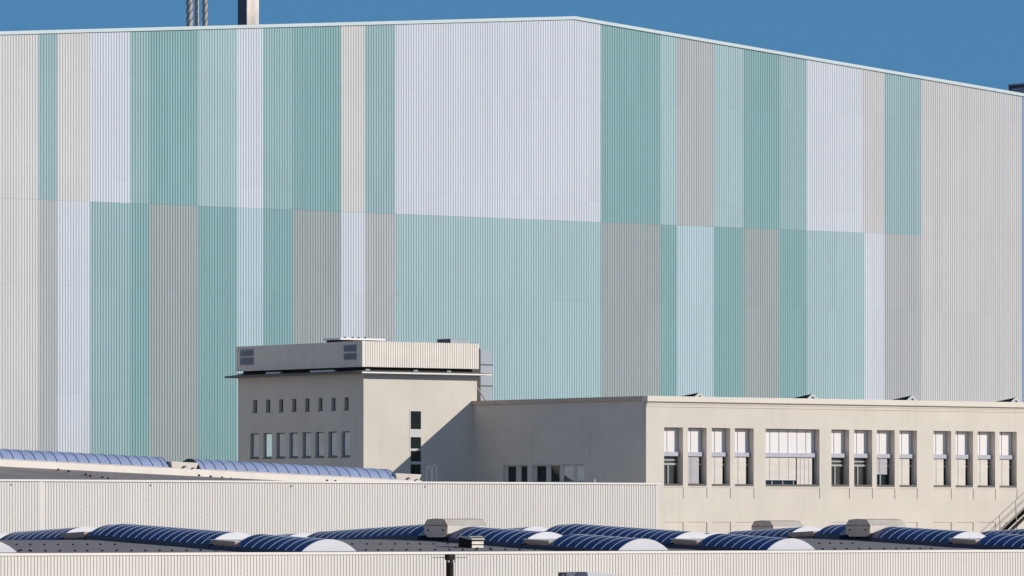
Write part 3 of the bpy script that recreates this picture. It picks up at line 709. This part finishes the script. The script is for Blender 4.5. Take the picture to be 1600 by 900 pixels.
for u in (q0, q1):
    zt2 = curbtop(u); zb2 = zt2-CUH-.15
    mb.v += [(u, vb0, zb2), (u, vb0+MW, zb2), (u, vb0+MW, zt2), (u, vb0, zt2)]
mb.f += [(0,1,2,3),(7,6,5,4),(0,4,5,1),(1,5,6,2),(2,6,7,3),(3,7,4,0)]
mb.build('skylight_plinth', M['cream_metal'], mid)
def mid_barrel(xa, xb, first):
    a, b = F(xa, 725, vb0)[0], F(xb, 725, vb0)[0]; L = sqrt((b-a)**2+(sl*(b-a))**2); n = round(L/.80)
    vc = vb0+MW/2
    barrel(mid, (a, vc, curbtop(a)), (b, vc, curbtop(b)), (0, -1, 0), MW, .66, .02, M['mid_glaze'], M['mid_rib'], M['cream_metal'],
           [L*(i+.5)/n for i in range(n)], cap0=M['charcoal'], cap1=M['mid_rib'], ribw=.06)
mid_barrel(-230, 264, True); mid_barrel(313, 619, False)
for xa, xb in ((267.5, 310.5), (618.5, 659)):
    a, b = F(xa, 725, vb0-.1)[0], F(xb, 725, vb0-.1)[0]; za, zb_ = curbtop(a), curbtop(b)
    mb = MB(); h = .40
    top = [(a, vb0-.1, za+h), (b, vb0-.1, zb_+h), (b, vb0+MW, zb_+h), (a, vb0+MW, za+h)]; i2 = .15
    bot = [(a+i2, vb0, za+.01), (b-i2, vb0, zb_+.01), (b-i2, vb0+MW-.1, zb_+.01), (a+i2, vb0+MW-.1, za+.01)]
    mb.v += bot+top; mb.f += [(0,3,2,1),(4,5,6,7),(0,1,5,4),(1,2,6,5),(2,3,7,6),(3,0,4,7)]
    o = mb.build('roof_vent', M['cream_metal'], mid)
    mb = MB(); mb.box(a+i2+.8, a+i2+.95, vb0-.17, vb0-.07, za+.02, za+.12); mb.box(b-i2-.3, b-i2-.2, vb0-.15, vb0-.06, zb_+.02, zb_+.1); mb.build('vent_hinge', M['charcoal'], o)
# dark fixings on the tilted felt and along the plinth
st2 = None
for px, py in ((91, 733.5), (107, 736.2), (134, 741), (141, 743), (160, 745.5), (169, 747.2), (311, 742.5), (329, 744.3), (347, 746), (361, 747.6), (374, 748.8), (511, 750.6), (524, 751.2)):
    vv = vb0-.35 if px > 300 else vb0-.35-(py-730)*.18
    x, z = F(px, py, vv)
    if st2 is None:
        mb = MB(); mb.tube([(x, vv, z-.06), (x, vv, z+.03), (x, vv, z+.06)], [.09, .075, .04], 8); st2 = mb.build('roof_fixing', M['dark_metal'], mid); b2 = (x, vv, z)
    else:
        o = st2.copy(); scene.collection.objects.link(o); o.parent = mid; o.location = (x-b2[0], vv-b2[1], z-b2[2])
# hooped ladder rails at the parapet
for k, (xa, xb, yt) in enumerate(((666.5, 673.5, 728.5), (676, 682, 726.5))):
    vv = VMH+.45+k*.15; a = F(xa, 750, vv); b = F(xb, 750, vv); zt2 = F(xa, yt, vv)[1]; zb2 = zMp-.3; r = (b[0]-a[0])/2; pts = [(a[0], vv, zb2), (a[0], vv, zt2-r)]
    for i in range(1, 9): t = pi-pi*i/8; pts.append((a[0]+r+r*cos(t), vv, zt2-r+r*sin(t)))
    pts.append((b[0], vv, zb2)); mb = MB(); mb.tube(pts, .014, 6); mb.build('ladder_rail', M['galv'], mid)
a = F(929.5, 748.5, VMH+.1); mb = MB(); mb.tube([(a[0], VMH+.1, zMp-.05), (a[0], VMH+.1, a[1])], .03, 6); mb.build('parapet_pin', M['trim_metal'], mid)
for px in (17.5, 235, 455, 664):
    x, z = F(px, 758, VMH); mb = MB(); mb.tube([(x, VMH-.12, zMp-.32), (x, VMH-.02, zMp-.32)], .05, 8); mb.build('overflow_pipe', M['galv'], mid)

# ------------------------------------------------------------------ outside stair at the right edge
VS = 307.9
s0_ = F(1556, 824, VS); s1_ = F(1602, 781, VS); mx = (s1_[1]-s0_[1])/(s1_[0]-s0_[0])
stair = thing('outside_stair', (s0_[0], VS, 0), 'dark steel outside stair with thin handrails climbing along the beige wall at the right edge', 'stair')
d0 = F(1587, 819, VS); ub = d0[0]-d0[1]/mx
uend = F(1690, 760, VS)[0]; zst = lambda u: d0[1]+mx*(u-d0[0])
for vv in (VS, VS+.7):
    mb = MB(); mb.extrude([(ub, vv, 0), (uend, vv, zst(uend)), (uend, vv, zst(uend)-.28), (ub+.28/mx, vv, 0)], (0, .06, 0)); mb.build('stringer', M['dark_metal'], stair)
    if vv > VS: continue
    rail = lambda off: [(ub, vv+.03, max(.05, zst(ub))+off), (uend, vv+.03, zst(uend)+off)]
    for off in (1.05, .55):
        mb = MB(); mb.tube(rail(off), .025, 6); mb.build('handrail', M['steel'], stair)
    u = ub+.3
    while u < uend:
        mb = MB(); mb.tube([(u, vv+.03, zst(u)-.1), (u, vv+.03, zst(u)+1.05)], .022, 6); mb.build('post', M['steel'], stair); u += 1.55
mb = MB(); z = .18; u = ub+.18/mx
while u < uend: mb.box(u, u+.26, VS+.065, VS+.695, z-.02, z); z += .18; u += .18/mx
o = mb.build('treads', M['dark_metal'], stair)
mb = MB(); mb.box(uend+.002, uend+3, VS, VS+.9, zst(uend)-.15, zst(uend)); mb.build('landing', M['dark_metal'], stair)

# ------------------------------------------------------------------ dark flue pipe in front of the near hall
VF = 236.0
fx = F(702.8, 870, VF)[0]; K = FPX/(VF/.8065)
zf = F(703, 866, VF)[1]; rr = 5.4/K
flue = thing('flue_pipe', (fx, VF, 0), 'dark ribbed flue pipe with square cap and thin cross rod before the nearest white wall', 'flue')
mb = MB(); zc_ = zf-9/K; pts, rs = [(fx, VF, 0)], [rr]; z = zc_-2.6
pts.append((fx, VF, z)); rs.append(rr)
while z < zc_-.2:
    for dz, q in ((.0, 1.0), (.03, 1.09), (.05, 1.0)): pts.append((fx, VF, z+dz+.001)); rs.append(rr*q)
    z += .07
pts.append((fx, VF, zc_)); rs.append(rr*.95)
mb.tube(pts, rs, 20); mb.build('pipe', M['dark_metal'], flue)
mb = MB(); h = 5.9/K
mb.extrude([(fx-h*.95, VF-h, zc_), (fx+h*.95, VF-h, zc_), (fx+h*.95, VF-h, zf-.02), (fx-h*.95, VF-h, zf-.02)], (0, 2*h, 0)); mb.box(fx-h, fx+h, VF-h*1.03, VF+h*1.03, zf-.02, zf); mb.build('cap', M['dark_metal'], flue)
mb = MB(); zr_ = zf-5.2/K; hl_ = 27/K
mb.tube([(fx-hl_*.8, VF+hl_*.6-.0, zr_), (fx+hl_*.8, VF-hl_*.6, zr_)], .022, 6); mb.build('cross_rod', M['steel'], flue)
mb = MB(); mb.tube([(fx+rr*.9, VF-rr*.75, 0), (fx+rr*.9, VF-rr*.75, zc_-.15)], .022, 6); mb.build('highlight_line', M['panel_white'], flue)  # pale tube stands in for the highlight down the pipe
mb = MB()
for s in (-1, 1): mb.box(fx+s*rr*1.15-.04, fx+s*rr*1.15+.04, VF-rr-.03, VF-rr+.05, zc_-.12, zc_-.02)
mb.build('bracket', M['galv'], flue)

# ------------------------------------------------------------------ lorry parked below, only the fairing on its cab reaches the picture
VL = 240.0; tx = lambda px: F(px, 895, VL)[0]; tz = lambda px, py: F(px, py, VL)[1]
lorry = thing('lorry', (tx(917), VL, 0), 'grey lorry parked by the nearest wall, navy stripe on its roof fairing', 'lorry')
zt3 = tz(905, 893.3); W3 = 2.3
x0, x3, xe = tx(903), tx(918), tx(985); FW = 1.0
zlow = zt3-.9
mb = MB(); mb.extrude([(x0, VL, zlow), (x3+1.9, VL, zlow), (xe+.1, VL, zlow+.1), (xe, VL, tz(985, 900.6)), (x3, VL, zt3-.01), (x0, VL, zt3-.02)], (0, FW, 0)); fa = mb.build('roof_fairing', M['truck_grey'], lorry)
mb = MB(); mb.poly([(tx(897.5), VL-.006, tz(897, 904)), (x0-.004, VL-.006, zt3-.012), (x3-.05, VL-.006, zt3-.014), (tx(920), VL-.006, tz(920, 904))]); mb.build('stripe', M['navy'], fa)
mb = MB(); mb.poly([(x0-.006, VL, zlow+.3), (x0-.006, VL, zt3-.03), (x0-.006, VL+.12, zt3-.03), (x0-.006, VL+.55, zlow+.3)]); mb.build('stripe', M['navy'], fa)
mb = MB(); mb.box(x0+.02, x0+1.2, VL+FW+.01, VL+FW+.75, zlow-.2, zt3-.04); ff = mb.build('intake', M['navy'], lorry)
mb = MB(); mb.box(x0-.01, x0+.019, VL+FW+.2, VL+FW+.34, zt3-.28, zt3-.16); mb.build('marker_lamp', M['panel_white'], ff)
mb = MB(); mb.extrude([(x0, VL, .6), (xe+.3, VL, .6), (xe+.45, VL, 1.6), (xe+.1, VL, zlow-.21), (x0, VL, zlow-.21)], (0, W3, 0)); cabm = mb.build('cab', M['truck_white'], lorry)
mb = MB(); mb.box(x3-.2, xe-.3, VL-.01, VL-.002, 1.7, 2.4); mb.build('side_pane', M['glass'], cabm)
mb = MB(); mb.box(x0-8, x0-.7, VL+.1, VL+W3-.1, .95, 1.15); mb.build('chassis', M['dark_metal'], lorry)
mb = MB(); mb.box(x0+.1, x0+1, VL+.1, VL+FW-.1, zlow-.209, zlow-.002); mb.build('fairing_foot', M['dark_metal'], lorry)
mb = MB(); mb.box(x0-.6, x0-.004, VL+.4, VL+W3-.4, .6, .94); mb.build('coupling', M['dark_metal'], lorry)
for wx in (xe-.9, x0-5.4, x0-6.8):
    for wy in (VL+.02, VL+W3-.34):
        mb = MB(); mb.tube([(wx, wy, .5), (wx, wy+.32, .5)], .5, 24); wo = mb.build('wheel', M['rubber'], lorry)
        mb = MB(); mb.tube([(wx, wy-.01, .5), (wx, wy+.33, .5)], .27, 16); mb.build('rim', M['galv'], wo)
print('objects', len(bpy.data.objects), 'VT', VT, 'VTB', VTB, 'UW', UW, 'unit', un)
